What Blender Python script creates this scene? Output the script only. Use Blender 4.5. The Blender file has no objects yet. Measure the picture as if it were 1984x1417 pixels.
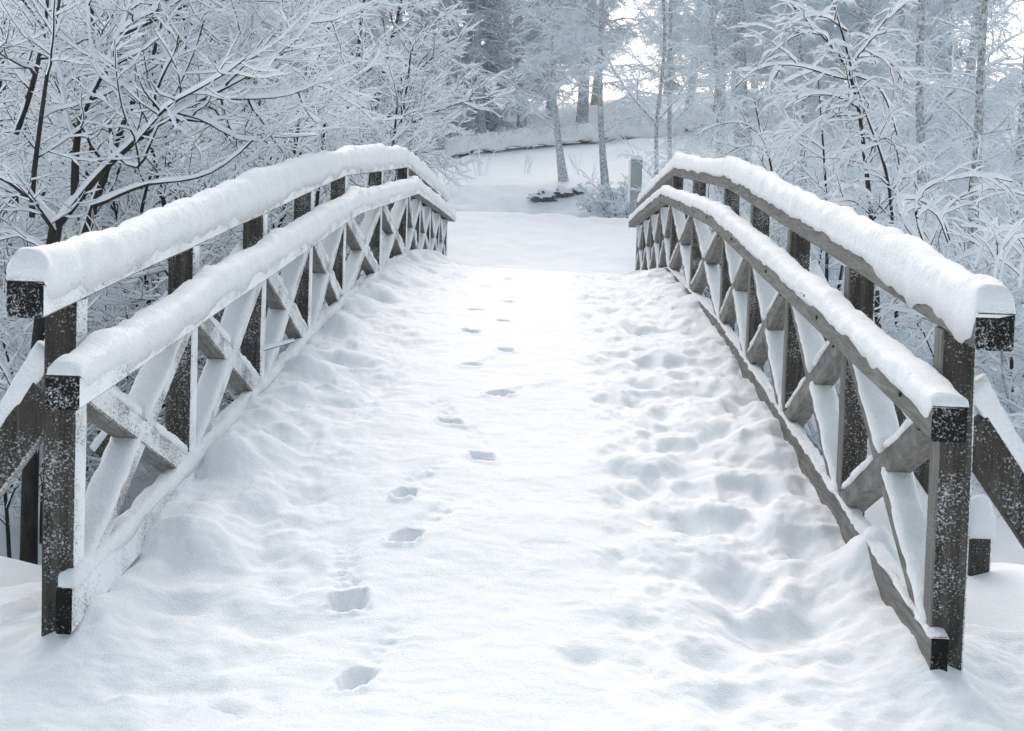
import bpy, bmesh, math, random
import numpy as np
from mathutils import Vector, Matrix

S = bpy.context.scene
C = S.collection
PI = math.pi
# ------------------------------------------------------------------ camera
F_PX = 2600.0                      # focal length in pixels of a 1984 px wide frame
PITCH, YAW, ROLL = math.radians(-2.665), math.radians(-1.620), math.radians(1.769)
PYC = 476.8                        # row of the optical axis (lens shift)
_fw = np.array([math.sin(YAW)*math.cos(PITCH), math.cos(YAW)*math.cos(PITCH), math.sin(PITCH)])
_r0 = np.array([math.cos(YAW), -math.sin(YAW), 0.0]); _u0 = np.cross(_r0, _fw)
_rt = _r0*math.cos(ROLL)+_u0*math.sin(ROLL); _up = np.cross(_rt, _fw)
cd = bpy.data.cameras.new('camera'); cam = bpy.data.objects.new('camera', cd); C.objects.link(cam)
cam.matrix_world = Matrix(((_rt[0], _up[0], -_fw[0], 0), (_rt[1], _up[1], -_fw[1], 0), (_rt[2], _up[2], -_fw[2], 0), (0, 0, 0, 1)))
cd.sensor_fit = 'HORIZONTAL'; cd.sensor_width = 36.0; cd.lens = 36.0*F_PX/1984.0
cd.shift_y = -(708.5-PYC)/1984.0
cd.clip_start = 0.05; cd.clip_end = 2000.0
S.camera = cam

def bp(px, py, D):
    """the point at distance y = D seen at photo pixel (px, py)"""
    d = _fw + _rt*((px-992.0)/F_PX) + _up*((PYC-py)/F_PX)
    return d*(D/d[1])

# ------------------------------------------------------------------ light
SUN_EL, SUN_AZ = math.radians(36.0), math.radians(-6.0)     # azimuth from +Y, clockwise seen from above
w = bpy.data.worlds.new('World'); S.world = w; w.use_nodes = True
nt = w.node_tree; nt.nodes.clear()
sky = nt.nodes.new('ShaderNodeTexSky'); sky.sky_type = 'NISHITA'; sky.sun_disc = False
sky.sun_elevation = SUN_EL; sky.sun_rotation = SUN_AZ; sky.air_density = 1.0; sky.dust_density = 4.0; sky.ozone_density = 1.0
hs = nt.nodes.new('ShaderNodeHueSaturation'); hs.inputs['Saturation'].default_value = 0.52; hs.inputs['Hue'].default_value = 0.468
bg = nt.nodes.new('ShaderNodeBackground'); bg.inputs['Strength'].default_value = 0.15
wo = nt.nodes.new('ShaderNodeOutputWorld')
nt.links.new(sky.outputs[0], hs.inputs['Color']); nt.links.new(hs.outputs[0], bg.inputs['Color']); nt.links.new(bg.outputs[0], wo.inputs['Surface'])
sl = bpy.data.lights.new('sun', 'SUN'); sl.energy = 0.55; sl.angle = math.radians(60.0); sl.color = (1.0, 0.985, 0.965)
sun = bpy.data.objects.new('sun', sl); C.objects.link(sun)
sd = Vector((math.sin(SUN_AZ)*math.cos(SUN_EL), math.cos(SUN_AZ)*math.cos(SUN_EL), math.sin(SUN_EL)))
sun.rotation_euler = sd.to_track_quat('Z', 'Y').to_euler()
S.view_settings.view_transform = 'Standard'; S.view_settings.look = 'None'
S.view_settings.exposure = 0.70; S.view_settings.gamma = 1.0
S.cycles.max_bounces = 8; S.cycles.diffuse_bounces = 5; S.cycles.use_denoising = True

# ------------------------------------------------------------------ helpers
def setp(o, label=None, cat=None, group=None, kind=None):
    if label: o['label'] = label
    if cat: o['category'] = cat
    if group: o['group'] = group
    if kind: o['kind'] = kind
    return o
def empty(name, loc, parent=None):
    o = bpy.data.objects.new(name, None); C.objects.link(o); o.location = loc; o.empty_display_size = 0.2
    if parent: o.parent = parent
    return o
def wloc(o):
    v = Vector((0, 0, 0))
    while o: v = v+o.location; o = o.parent
    return np.array(v)
def mesh_obj(name, V, Fs, mats, parent=None, smooth=True, midx=None, loc=None):
    """V: (n,3) world coordinates; Fs: list of (m,k) index arrays; the parent's location is taken off"""
    V = np.asarray(V, dtype=np.float64)
    me = bpy.data.meshes.new(name)
    off = wloc(parent) if parent else np.zeros(3)
    if loc is not None: off = np.asarray(loc, float)
    V = V-off
    Fs = [np.asarray(f, dtype=np.int32) for f in Fs if len(f)]
    me.vertices.add(len(V)); me.vertices.foreach_set('co', V.astype(np.float32).ravel())
    nl = sum(f.size for f in Fs); npoly = sum(len(f) for f in Fs)
    me.loops.add(nl); me.loops.foreach_set('vertex_index', np.concatenate([f.ravel() for f in Fs]))
    tot = np.concatenate([np.full(len(f), f.shape[1], np.int32) for f in Fs])
    st = np.concatenate([[0], np.cumsum(tot)[:-1]]).astype(np.int32)
    me.polygons.add(npoly); me.polygons.foreach_set('loop_start', st)
    try: me.polygons.foreach_set('loop_total', tot)
    except Exception: pass
    me.polygons.foreach_set('use_smooth', np.full(npoly, bool(smooth)))
    if not isinstance(mats, (list, tuple)): mats = [mats]
    for m in mats: me.materials.append(m)
    if midx is not None: me.polygons.foreach_set('material_index', np.asarray(midx, np.int32))
    me.update(calc_edges=True); me.validate()
    o = bpy.data.objects.new(name, me); C.objects.link(o)
    if parent: o.parent = parent
    elif loc is not None: o.location = loc
    return o

def _hash(ix, iy, iz, seed):
    h = (ix*374761393 + iy*668265263 + iz*2147483647 + seed*1274126177) & 0xffffffff
    h = ((h ^ (h >> 13))*1274126177) & 0xffffffff
    return ((h ^ (h >> 16)) & 0xffff)/65535.0
def vn(P, seed=0):
    """value noise in -1..1"""
    P = np.asarray(P, float); I = np.floor(P).astype(np.int64); f = P-I; f = f*f*f*(f*(f*6-15)+10)
    r = 0
    for dx in (0, 1):
        for dy in (0, 1):
            for dz in (0, 1):
                wgt = (f[..., 0] if dx else 1-f[..., 0])*(f[..., 1] if dy else 1-f[..., 1])*(f[..., 2] if dz else 1-f[..., 2])
                r = r+wgt*_hash(I[..., 0]+dx, I[..., 1]+dy, I[..., 2]+dz, seed)
    return r*2-1
def fbm(P, seed=0, oct=3, gain=0.5):
    P = np.asarray(P, float); a = 1.0; r = 0
    for k in range(oct):
        r = r+a*vn(P*(2.03**k)+17.3*k, seed+k); a *= gain
    return r
def n2(x, y, sx, sy, seed=0, oct=3, gain=0.5):
    return fbm(np.stack([x*sx, y*sy, np.zeros_like(x)+0.37], -1), seed, oct, gain)
def sst(a, b, x):
    t = np.clip((np.asarray(x, float)-a)/(b-a), 0, 1); return t*t*(3-2*t)

# ------------------------------------------------------------------ materials
def newmat(name):
    m = bpy.data.materials.new(name); m.use_nodes = True
    nt = m.node_tree; b = nt.nodes['Principled BSDF']; b.inputs['Specular IOR Level'].default_value = 0.2
    return m, nt, b
def N(nt, t, **kw):
    n = nt.nodes.new(t)
    for k, v in kw.items():
        if k in n.inputs.keys(): n.inputs[k].default_value = v
        else: setattr(n, k, v)
    return n
def math_(nt, op, a, b=None, clamp=False):
    n = nt.nodes.new('ShaderNodeMath'); n.operation = op; n.use_clamp = clamp
    for i, v in enumerate((a, b)):
        if v is None: continue
        if isinstance(v, (int, float)): n.inputs[i].default_value = v
        else: nt.links.new(v, n.inputs[i])
    return n.outputs[0]
def ramp(nt, src, stops):
    r = nt.nodes.new('ShaderNodeValToRGB'); e = r.color_ramp.elements
    while len(e) < len(stops): e.new(0.5)
    for k, (p, c) in enumerate(stops):
        e[k].position = p; e[k].color = (*c, 1) if not isinstance(c, (int, float)) else (c, c, c, 1)
    nt.links.new(src, r.inputs[0]); return r.outputs[0]
def noise(nt, vec, scale, detail=3, rough=0.55, dist=0.0):
    n = nt.nodes.new('ShaderNodeTexNoise'); n.inputs['Scale'].default_value = scale; n.inputs['Detail'].default_value = detail
    n.inputs['Roughness'].default_value = rough; n.inputs['Distortion'].default_value = dist
    if vec is not None: nt.links.new(vec, n.inputs['Vector'])
    return n.outputs[0]
def mixc(nt, fac, a, b):
    m = nt.nodes.new('ShaderNodeMix'); m.data_type = 'RGBA'
    for s, v in ((0, fac), (6, a), (7, b)):
        if isinstance(v, (int, float)): m.inputs[s].default_value = v
        elif isinstance(v, tuple): m.inputs[s].default_value = (*v, 1)
        else: nt.links.new(v, m.inputs[s])
    return m.outputs[2]

SNOW = (0.93, 0.94, 0.955)
def snow_mat(name, fine=140.0, fstr=0.35, fdist=0.004, lump=14.0, ldist=0.02, lstr=0.25):
    m, nt, b = newmat(name)
    tc = nt.nodes.new('ShaderNodeTexCoord').outputs['Object']
    n1 = noise(nt, tc, fine, 3, 0.7); n0 = noise(nt, tc, lump, 3, 0.5)
    b0 = N(nt, 'ShaderNodeBump', Strength=lstr, Distance=ldist); nt.links.new(n0, b0.inputs['Height'])
    b1 = N(nt, 'ShaderNodeBump', Strength=fstr, Distance=fdist); nt.links.new(n1, b1.inputs['Height']); nt.links.new(b0.outputs[0], b1.inputs['Normal'])
    nt.links.new(b1.outputs[0], b.inputs['Normal'])
    col = ramp(nt, n1, [(0.25, (0.87, 0.885, 0.91)), (0.7, (0.95, 0.955, 0.96))])
    nt.links.new(col, b.inputs['Base Color'])
    b.inputs['Roughness'].default_value = 0.75
    return m
M_SNOW = snow_mat('fresh_snow', 75.0, 0.75, 0.012, 16.0, 0.03, 0.35)
M_SNOWG = snow_mat('ground_snow', 90.0, 0.6, 0.008, 7.0, 0.03, 0.25)
M_FAR = snow_mat('far_snow', 12.0, 0.4, 0.05, 1.5, 0.1, 0.3)
m, nt, b = newmat('branch_snow'); M_BSNOW = m
b.inputs['Base Color'].default_value = (0.88, 0.91, 0.945, 1); b.inputs['Roughness'].default_value = 0.9; b.inputs['Specular IOR Level'].default_value = 0.0
m, nt, b = newmat('frost'); M_FROST = m
b.inputs['Base Color'].default_value = (0.80, 0.86, 0.91, 1); b.inputs['Roughness'].default_value = 0.9; b.inputs['Specular IOR Level'].default_value = 0.0

def wood_mat(name, scale, cols, plaster):
    """weathered timber; wind-driven snow sticks to the faces turned to the wind"""
    m, nt, b = newmat(name)
    tcn = nt.nodes.new('ShaderNodeTexCoord'); tc = tcn.outputs['Object']
    mp = N(nt, 'ShaderNodeMapping'); mp.inputs['Scale'].default_value = scale; nt.links.new(tc, mp.inputs['Vector'])
    g = noise(nt, mp.outputs[0], 1.0, 5, 0.65, 0.6)
    big = noise(nt, tc, 4.2, 3, 0.6)
    col = ramp(nt, g, [(0.34, cols[0]), (0.5, cols[1]), (0.66, cols[2])])
    col = mixc(nt, math_(nt, 'MULTIPLY', big, 0.6), col, cols[0])
    geo = nt.nodes.new('ShaderNodeNewGeometry')
    dp = nt.nodes.new('ShaderNodeVectorMath'); dp.operation = 'DOT_PRODUCT'
    nt.links.new(geo.outputs['True Normal'], dp.inputs[0]); dp.inputs[1].default_value = (0.90, -0.30, 0.32)
    cov = math_(nt, 'ADD', math_(nt, 'MULTIPLY', math_(nt, 'MAXIMUM', dp.outputs['Value'], 0.0), 0.44*plaster), 0.255)
    cov = math_(nt, 'ADD', cov, math_(nt, 'MULTIPLY', math_(nt, 'SUBTRACT', big, 0.5), 0.55))
    sp = noise(nt, tc, 130.0, 4, 0.68)
    msk = math_(nt, 'MULTIPLY', math_(nt, 'SUBTRACT', math_(nt, 'ADD', cov, sp), 0.93), 6.0, True)
    # msk = clamp((cov + sp - 0.93) * 14)
    nt.links.new(mixc(nt, msk, col, SNOW), b.inputs['Base Color'])
    rg = ramp(nt, msk, [(0.0, 0.72), (1.0, 0.85)]); nt.links.new(rg, b.inputs['Roughness'])
    bm = N(nt, 'ShaderNodeBump', Strength=0.5, Distance=0.004); nt.links.new(g, bm.inputs['Height'])
    b2 = N(nt, 'ShaderNodeBump', Strength=0.7, Distance=0.008); nt.links.new(msk, b2.inputs['Height']); nt.links.new(bm.outputs[0], b2.inputs['Normal'])
    nt.links.new(b2.outputs[0], b.inputs['Normal'])
    return m
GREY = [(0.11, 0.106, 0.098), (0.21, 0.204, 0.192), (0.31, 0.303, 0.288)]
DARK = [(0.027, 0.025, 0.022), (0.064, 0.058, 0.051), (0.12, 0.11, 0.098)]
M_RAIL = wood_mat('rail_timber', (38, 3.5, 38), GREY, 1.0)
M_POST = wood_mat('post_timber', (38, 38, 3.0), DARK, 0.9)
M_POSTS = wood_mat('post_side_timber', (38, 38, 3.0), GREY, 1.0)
M_BRACE = wood_mat('brace_timber', (38, 9, 14), GREY, 0.85)
M_END = wood_mat('end_grain', (30, 30, 30), [(0.004, 0.004, 0.004), (0.008, 0.008, 0.008), (0.016, 0.015, 0.014)], 0.9)

def bark_mat(name, c0, c1, scale=(20, 20, 5), spots=None):
    m, nt, b = newmat(name)
    tc = nt.nodes.new('ShaderNodeTexCoord').outputs['Object']
    mp = N(nt, 'ShaderNodeMapping'); mp.inputs['Scale'].default_value = scale; nt.links.new(tc, mp.inputs['Vector'])
    g = noise(nt, mp.outputs[0], 1.0, 4, 0.6)
    col = ramp(nt, g, [(0.3, c0), (0.7, c1)])
    if spots:
        s2 = noise(nt, tc, 22.0, 5, 0.75)
        col = mixc(nt, ramp(nt, s2, [(0.38, 0.0), (0.60, 0.92)]), col, spots)
    nt.links.new(col, b.inputs['Base Color']); b.inputs['Roughness'].default_value = 0.9
    bm = N(nt, 'ShaderNodeBump', Strength=0.6, Distance=0.02); nt.links.new(g, bm.inputs['Height']); nt.links.new(bm.outputs[0], b.inputs['Normal'])
    return m
M_BARK = bark_mat('dark_bark', (0.018, 0.017, 0.017), (0.06, 0.055, 0.05))
M_BARKS = bark_mat('snowy_dark_bark', (0.018, 0.017, 0.017), (0.06, 0.055, 0.05), spots=(0.75, 0.79, 0.83))
M_BARKG = bark_mat('grey_bark', (0.09, 0.09, 0.088), (0.20, 0.195, 0.185), (24, 24, 8), spots=(0.72, 0.77, 0.81))
M_BIRCH = bark_mat('birch_bark', (0.05, 0.05, 0.05), (0.33, 0.33, 0.32), (10, 10, 14), spots=(0.8, 0.83, 0.86))
M_NEEDLE = bark_mat('needles', (0.02, 0.032, 0.028), (0.055, 0.075, 0.066), (3, 3, 3))

# ------------------------------------------------------------------ the bridge: measured layout
XL, XR = -1.6790, 1.3982           # inner faces of the posts
PY_ = np.array([4.7545, 6.2917, 7.8289, 9.3661, 10.9032, 13.2703, 15.6374, 17.163, 18.6885, 20.2141, 21.7396])
PZ = np.array([-0.4696, -0.3467, -0.2275, -0.1005, 0.0176, 0.08, 0.1482, 0.0341, -0.0828, -0.2071, -0.3351])   # underside of the top rail
WB = 0.125
SLOPE0 = (PZ[1]-PZ[0])/(PY_[1]-PY_[0]); SLOPE1 = (PZ[10]-PZ[9])/(PY_[10]-PY_[9])
def railz(y):
    y = np.asarray(y, float)
    z = np.interp(y, PY_, PZ)
    z = np.where(y < PY_[0], PZ[0]+SLOPE0*(y-PY_[0]), z)
    return np.where(y > PY_[-1], PZ[-1]+SLOPE1*(y-PY_[-1]), z)
_ys = np.linspace(0, 30, 601)
_rz = railz(_ys); _rz[_ys < 4.4] = railz(4.4); _rz[_ys > 22.0] = railz(22.0)
_k = np.hanning(31); _k /= _k.sum(); _rs = np.convolve(np.pad(_rz, 15, mode='edge'), _k, mode='valid')
def deckz(y): return np.interp(y, _ys, _rs)-1.15-.11*(1-sst(4.6, 7.2, y))

# ------------------------------------------------------------------ snow on the bridge and the near bank
def foot(px, py):
    """where the line of sight through a pixel meets the snow on the bridge"""
    lo, hi = 3.2, 15.6
    for _ in range(50):
        mid = (lo+hi)/2; p = bp(px, py, mid)
        if p[2] > float(deckz(mid)): lo = mid
        else: hi = mid
    return bp(px, py, lo)[:2]
PRINTS = [(688, 1322, 1.0), (676, 1175, 1.0), (785, 1052, .95), (785, 966, .95), (935, 886, .9), (872, 822, .95), (968, 768, .9), (916, 714, .8),
          (980, 680, .8), (912, 645, .75), (975, 622, .75), (922, 604, .65), (984, 586, .6), (948, 560, .5), (990, 545, .45)]
HOLL = [(1430, 1125, .13, .17, .10), (1500, 1215, .20, .14, .085), (1355, 1005, .14, .13, .075), (1130, 1282, .075, .07, .04), (1378, 1275, .10, .09, .045), (1412, 1352, .07, .07, .04),
        (1318, 905, .09, .10, .05), (1492, 938, .06, .10, .05), (1385, 832, .12, .12, .05), (1560, 1062, .07, .10, .055), (1575, 1185, .08, .12, .06), (1215, 905, .08, .1, .03),
        (1215, 772, .12, .12, .05), (1290, 800, .1, .12, .04), (1340, 935, .08, .1, .04), (1200, 680, .12, .12, .05), (1150, 700, .1, .14, .04), (1260, 690, .1, .14, .04),
        (1320, 720, .1, .12, .05), (1180, 600, .12, .18, .05), (1230, 625, .1, .15, .045), (1280, 640, .1, .15, .05), (1145, 640, .08, .14, .035), (1200, 555, .12, .25, .05),
        (1160, 545, .12, .25, .05), (1150, 575, .1, .2, .045), (1230, 590, .1, .2, .04), (1250, 1100, .1, .1, .03), (1320, 1110, .09, .09, .04), (1240, 1210, .08, .08, .03),
        (1200, 960, .1, .1, .03), (1370, 750, .1, .12, .05), (1250, 740, .09, .1, .04), (1430, 880, .08, .1, .045), (1270, 860, .09, .12, .035),
        (350, 1185, .10, .08, .045), (520, 1220, .12, .09, .035), (560, 890, .12, .1, .05), (640, 800, .13, .1, .05), (690, 720, .12, .12, .05), (735, 650, .12, .14, .05),
        (600, 970, .12, .1, .04), (480, 1010, .12, .08, .04), (790, 575, .12, .2, .05), (810, 560, .1, .2, .05), (730, 600, .1, .2, .05), (660, 680, .08, .1, .04), (420, 1385, .09, .06, .03), (310, 1330, .2, .12, .03)]
MOUND = [(1700, 1105, .15, .20, .20), (1400, 975, .10, .08, .05), (1450, 1060, .10, .10, .04), (560, 860, .08, .07, .05), (640, 775, .07, .07, .05), (300, 1165, .15, .07, .04),
         (1500, 1000, .12, .14, .04), (1400, 770, .09, .1, .06), (1350, 705, .09, .1, .05), (450, 930, .12, .08, .05), (520, 840, .1, .09, .05), (590, 745, .1, .09, .06), (650, 660, .1, .1, .06)]
def snow_h(x, y, detail=True):
    xc = (XL+XR)/2; ax = np.abs(x-xc)
    z = deckz(y)-.045*np.clip((x-xc)/1.5, -1.2, 1.2)*sst(4.9, 6.4, y)
    on = sst(4.3, 6.0, y)*(1-sst(21.6, 22.6, y))
    z = z+0.03*sst(0.75, 1.5, ax)*(0.25+0.75*on)*(0.6+0.9*n2(x, y, 1.5, 1.6, 5, 2))
    z = z+0.02*n2(x, y, 0.9, 0.8, 11, 2)+0.012*n2(x, y, 3.5, 2.8, 12, 3)*(0.35+sst(0.3, 1.1, ax))
    side = sst(0.25, 0.6, x-xc)+0.8*sst(0.55, 1.0, xc-x)                     # trodden edges, snowed over again
    a = np.maximum(0, n2(x, y, 4.0, 2.8, 21, 2)-0.08)
    z = z-0.085*np.minimum(a, 0.6)*side*on
    z = z+0.075*sst(9, 13, y)*sst(1.05, 1.5, ax)*on
    z = z+0.020*side*n2(x, y, 6.0, 4.2, 25, 2)+0.006*side*n2(x, y, 14, 9, 27, 2)+0.006*n2(x, y, 4.0, 5.5, 28, 2)
    z = z+0.0026*n2(x, y, 9, 24, 31, 3, .6)
    z = z+0.10*on*np.maximum(0, n2(x, y, 1.2, 2.1, 91, 2)+.22)*(1.25*np.exp(-((x-XL-.16)/.22)**2)+.45*np.exp(-((x-XR+.14)/.16)**2))
    z = z+0.0035*n2(x, y, 22, 20, 93, 2)*(.3+side)
    for (px, py, rx, ry, dp) in HOLL:
        q = foot(px, py); u = ((x-q[0])/rx)**2; v = (y-q[1])/ry; v = np.where(v > 0, v*0.75, v*1.25)
        z = z-dp*np.exp(-(u+v*v)**1.3)
    for (px, py, rx, ry, dp) in MOUND:
        q = foot(px, py); z = z+dp*np.exp(-((x-q[0])/rx)**2-((y-q[1])/ry)**2)
    # drift at the two near posts and hollow round the wood
    for X in (XL, XR):
        z = z+0.085*np.exp(-((x-X)/.15)**2-((y-4.85)/.42)**2)
    rng = random.Random(4)
    for (px, py, s) in PRINTS:
        q = foot(px, py); ang = 0.5*(rng.random()-.5)+(-0.10 if px < 800 else 0.05)
        xr = (x-q[0])*math.cos(ang)-(y-q[1])*math.sin(ang); yr = (x-q[0])*math.sin(ang)+(y-q[1])*math.cos(ang)
        near = (np.abs(xr) < .4) & (yr > -.35) & (yr < 1.0)
        sk = rng.uniform(-.5, .5); wv = rng.uniform(.72, 1.22); s = s*rng.uniform(.85, 1.08)
        rub = n2(x, y, 28, 34, 41+int(px) % 9, 2, .5)*min(1, s*s*1.05)
        d = (np.abs((xr+sk*yr)/(.062*wv))**2.6+np.abs(np.where(yr > 0, yr/.11, yr/.075))**2.6)**(1/2.6)+.07*rub
        hole = 1-sst(.66, 1.10, d)
        rim = np.exp(-((d-1.25)/.28)**2)*np.clip(.6+.8*rub, 0, 2)
        front = sst(.10, -.06, yr)
        xs_ = xr+sk*1.3*np.maximum(yr, 0)
        trail = np.exp(-(xs_/.062)**4)*sst(.06, .16, yr)*(1-sst(.28*wv, .70*wv, yr))
        dz = -s**1.6*(.08+.03*wv)*hole*(1+.12*rub)+0.020*s*rim*(.4+.6*front)-trail*s*(0.018+0.014*rub)
        z = z+np.where(near, dz, 0)
    return z
def build_path():
    ys = [2.2]
    while ys[-1] < 22.25: ys.append(ys[-1]+max(.009, .0027*ys[-1]))
    ys = np.array(ys); nu = 420
    u = np.linspace(-1, 1, nu); u = np.sign(u)*(np.abs(u)**1.0)
    tw = 1-sst(4.75, 5.5, ys)
    xl = (XL-.16)*(1-tw)+(-3.2)*tw; xr = (XR+.16)*(1-tw)+(3.0)*tw
    X = xl[:, None]+(u[None, :]*.5+.5)*(xr-xl)[:, None]; Y = np.repeat(ys[:, None], nu, 1)
    Z = snow_h(X, Y)
    edge = np.minimum(X-xl[:, None], xr[:, None]-X)
    e = np.clip(edge/(.10+.5*tw[:, None]), 0, 1)
    Z = Z-(1-np.sqrt(1-(1-e)**2))*(.13+.25*tw[:, None])
    V = np.stack([X, Y, Z], -1).reshape(-1, 3); nr = len(ys)
    i = np.arange(nr-1)[:, None]*nu+np.arange(nu-1)[None, :]
    Fq = np.stack([i, i+1, i+nu+1, i+nu], -1).reshape(-1, 4)
    return setp(mesh_obj('snow_path', V, [Fq], M_SNOWG), kind='structure')
build_path()

# ------------------------------------------------------------------ the terrain under and round the bridge
KY = [-40, 2, 4.2, 5.2, 6.6, 8, 10, 18, 20.0, 21.6, 22.6, 26, 30, 33.6, 34.1, 35.6, 38.6, 41.2, 42.2, 48, 53, 57, 62, 75, 90, 140, 180]
KZ = [-1.7, -1.68, -1.72, -1.80, -2.0, -2.45, -3.1, -3.1, -2.3, -1.68, -1.53, -1.42, -1.12, -.78, -1.02, -1.12, -1.02, -.04, .12, .82, 1.62, 1.70, 2.3, 4.5, 5.2, 5.8, 6]
STUMP_UP = 0.0
def ground_h(x, y):
    x = np.asarray(x, float); y = np.asarray(y, float)
    yy = y+0.5*n2(x, y, .12, .12, 61, 2)*sst(6, 14, y)
    z = np.interp(yy, KY, KZ)
    z = z+sst(38, 52, y)*0.09*np.clip(x-0.5, -12, 16)*1.0
    ax = np.abs(x+.14)
    v = sst(1.9, 6.0, ax)
    z = z+v*sst(6, 9, y)*(1-sst(18, 21, y))*0.35                    # stream banks rise a little to the sides
    z = z+sst(22, 34, y)*sst(3, 14, ax)*0.45*(1-sst(36, 44, y))
    z = z-0.10*sst(30, 5, y)*(1-sst(1.9, 2.6, ax))*(1-sst(21.5, 22.4, y))
    z = z+0.10*n2(x, y, .55, .5, 71, 3)*(0.5+sst(1.8, 3, ax))+0.025*n2(x, y, 2.6, 2.2, 75, 2)+0.05*n2(x, y, 1.6, 1.1, 77, 3)*sst(22.5, 24, y)*(1-sst(36, 44, y))
    z = z+sst(50, 80, y)*0.9*n2(x, y, .05, .05, 79, 2)
    z = z+sst(1.9, 2.7, ax)*np.exp(-((y-5.4)/1.0)**2)*.12
    z = z+STUMP_UP*np.exp(-((x-2.1)/.9)**2-((y-6.4)/.9)**2)
    return z
_sp = bp(1899, 1112, 6.3); STUMP_UP = (_sp[2]-float(ground_h(np.array([_sp[0]]), np.array([6.3]))[0]))/math.exp(-((_sp[0]-2.1)/.9)**2-(.1/.9)**2); print('STUMP_UP', STUMP_UP)
def build_ground():
    def axis(d):  return np.array(d)
    xs = np.concatenate([np.linspace(-160, -40, 19)[:-1], np.linspace(-40, -12, 57)[:-1], np.linspace(-12, 12, 241)[:-1], np.linspace(12, 40, 57)[:-1], np.linspace(40, 160, 19)])
    ys = np.concatenate([np.linspace(-40, 2, 32)[:-1], np.linspace(2, 9, 100)[:-1], np.linspace(9, 33, 120)[:-1], np.linspace(33, 43, 80)[:-1], np.linspace(43, 100, 115)[:-1], np.linspace(100, 180, 17)])
    X, Y = np.meshgrid(xs, ys); Z = ground_h(X, Y)
    nu = len(xs); V = np.stack([X, Y, Z], -1).reshape(-1, 3)
    i = np.arange(len(ys)-1)[:, None]*nu+np.arange(nu-1)[None, :]
    Fq = np.stack([i, i+1, i+nu+1, i+nu], -1).reshape(-1, 4)
    return setp(mesh_obj('snow_ground', V, [Fq], M_SNOWG), kind='structure')
build_ground()

# ------------------------------------------------------------------ timber and snow sweeps
def beam(name, ctr, sx, sz, mats, parent, up=None, cham=.007, vertical_up=False, seed=0, side=(1, 0, 0)):
    """a chamfered beam along the points ctr; sx across (along 'side'), sz the other way; end faces get mats[1]"""
    ctr = np.asarray(ctr, float); n = len(ctr)
    t = np.gradient(ctr, axis=0); t /= np.linalg.norm(t, axis=1)[:, None]
    sd = np.array(side, float); sv = np.repeat(sd[None, :], n, 0)
    sv = sv-t*np.sum(sv*t, 1)[:, None]; sv /= np.linalg.norm(sv, axis=1)[:, None]
    uv = np.cross(sv, t)
    if vertical_up: uv = np.repeat(np.array([[0, 0, 1.]]), n, 0)
    a, bq, c = sx/2, sz/2, cham
    prof = [(-a+c, -bq), (a-c, -bq), (a, -bq+c), (a, bq-c), (a-c, bq), (-a+c, bq), (-a, bq-c), (-a, -bq+c)]
    k = len(prof); V = []
    for (p, q) in prof: V.append(ctr+sv*p+uv*q)
    V = np.stack(V, 1)                                             # n,k,3
    V = V+0.0022*np.stack([vn(V*3.1+seed, 1), vn(V*3.1+seed, 2)*0, vn(V*3.1+seed, 3)], -1)
    idx = np.arange(n*k).reshape(n, k)
    Q = np.stack([idx[:-1], np.roll(idx[:-1], -1, 1), np.roll(idx[1:], -1, 1), idx[1:]], -1).reshape(-1, 4)[:, ::-1]
    caps = np.stack([idx[0], idx[-1][::-1]])
    mi = np.concatenate([np.zeros(len(Q), int), np.full(2, 1 if len(mats) > 1 else 0)])
    return mesh_obj(name, V.reshape(-1, 3), [Q, caps], list(mats), parent, smooth=False, midx=mi)

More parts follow.
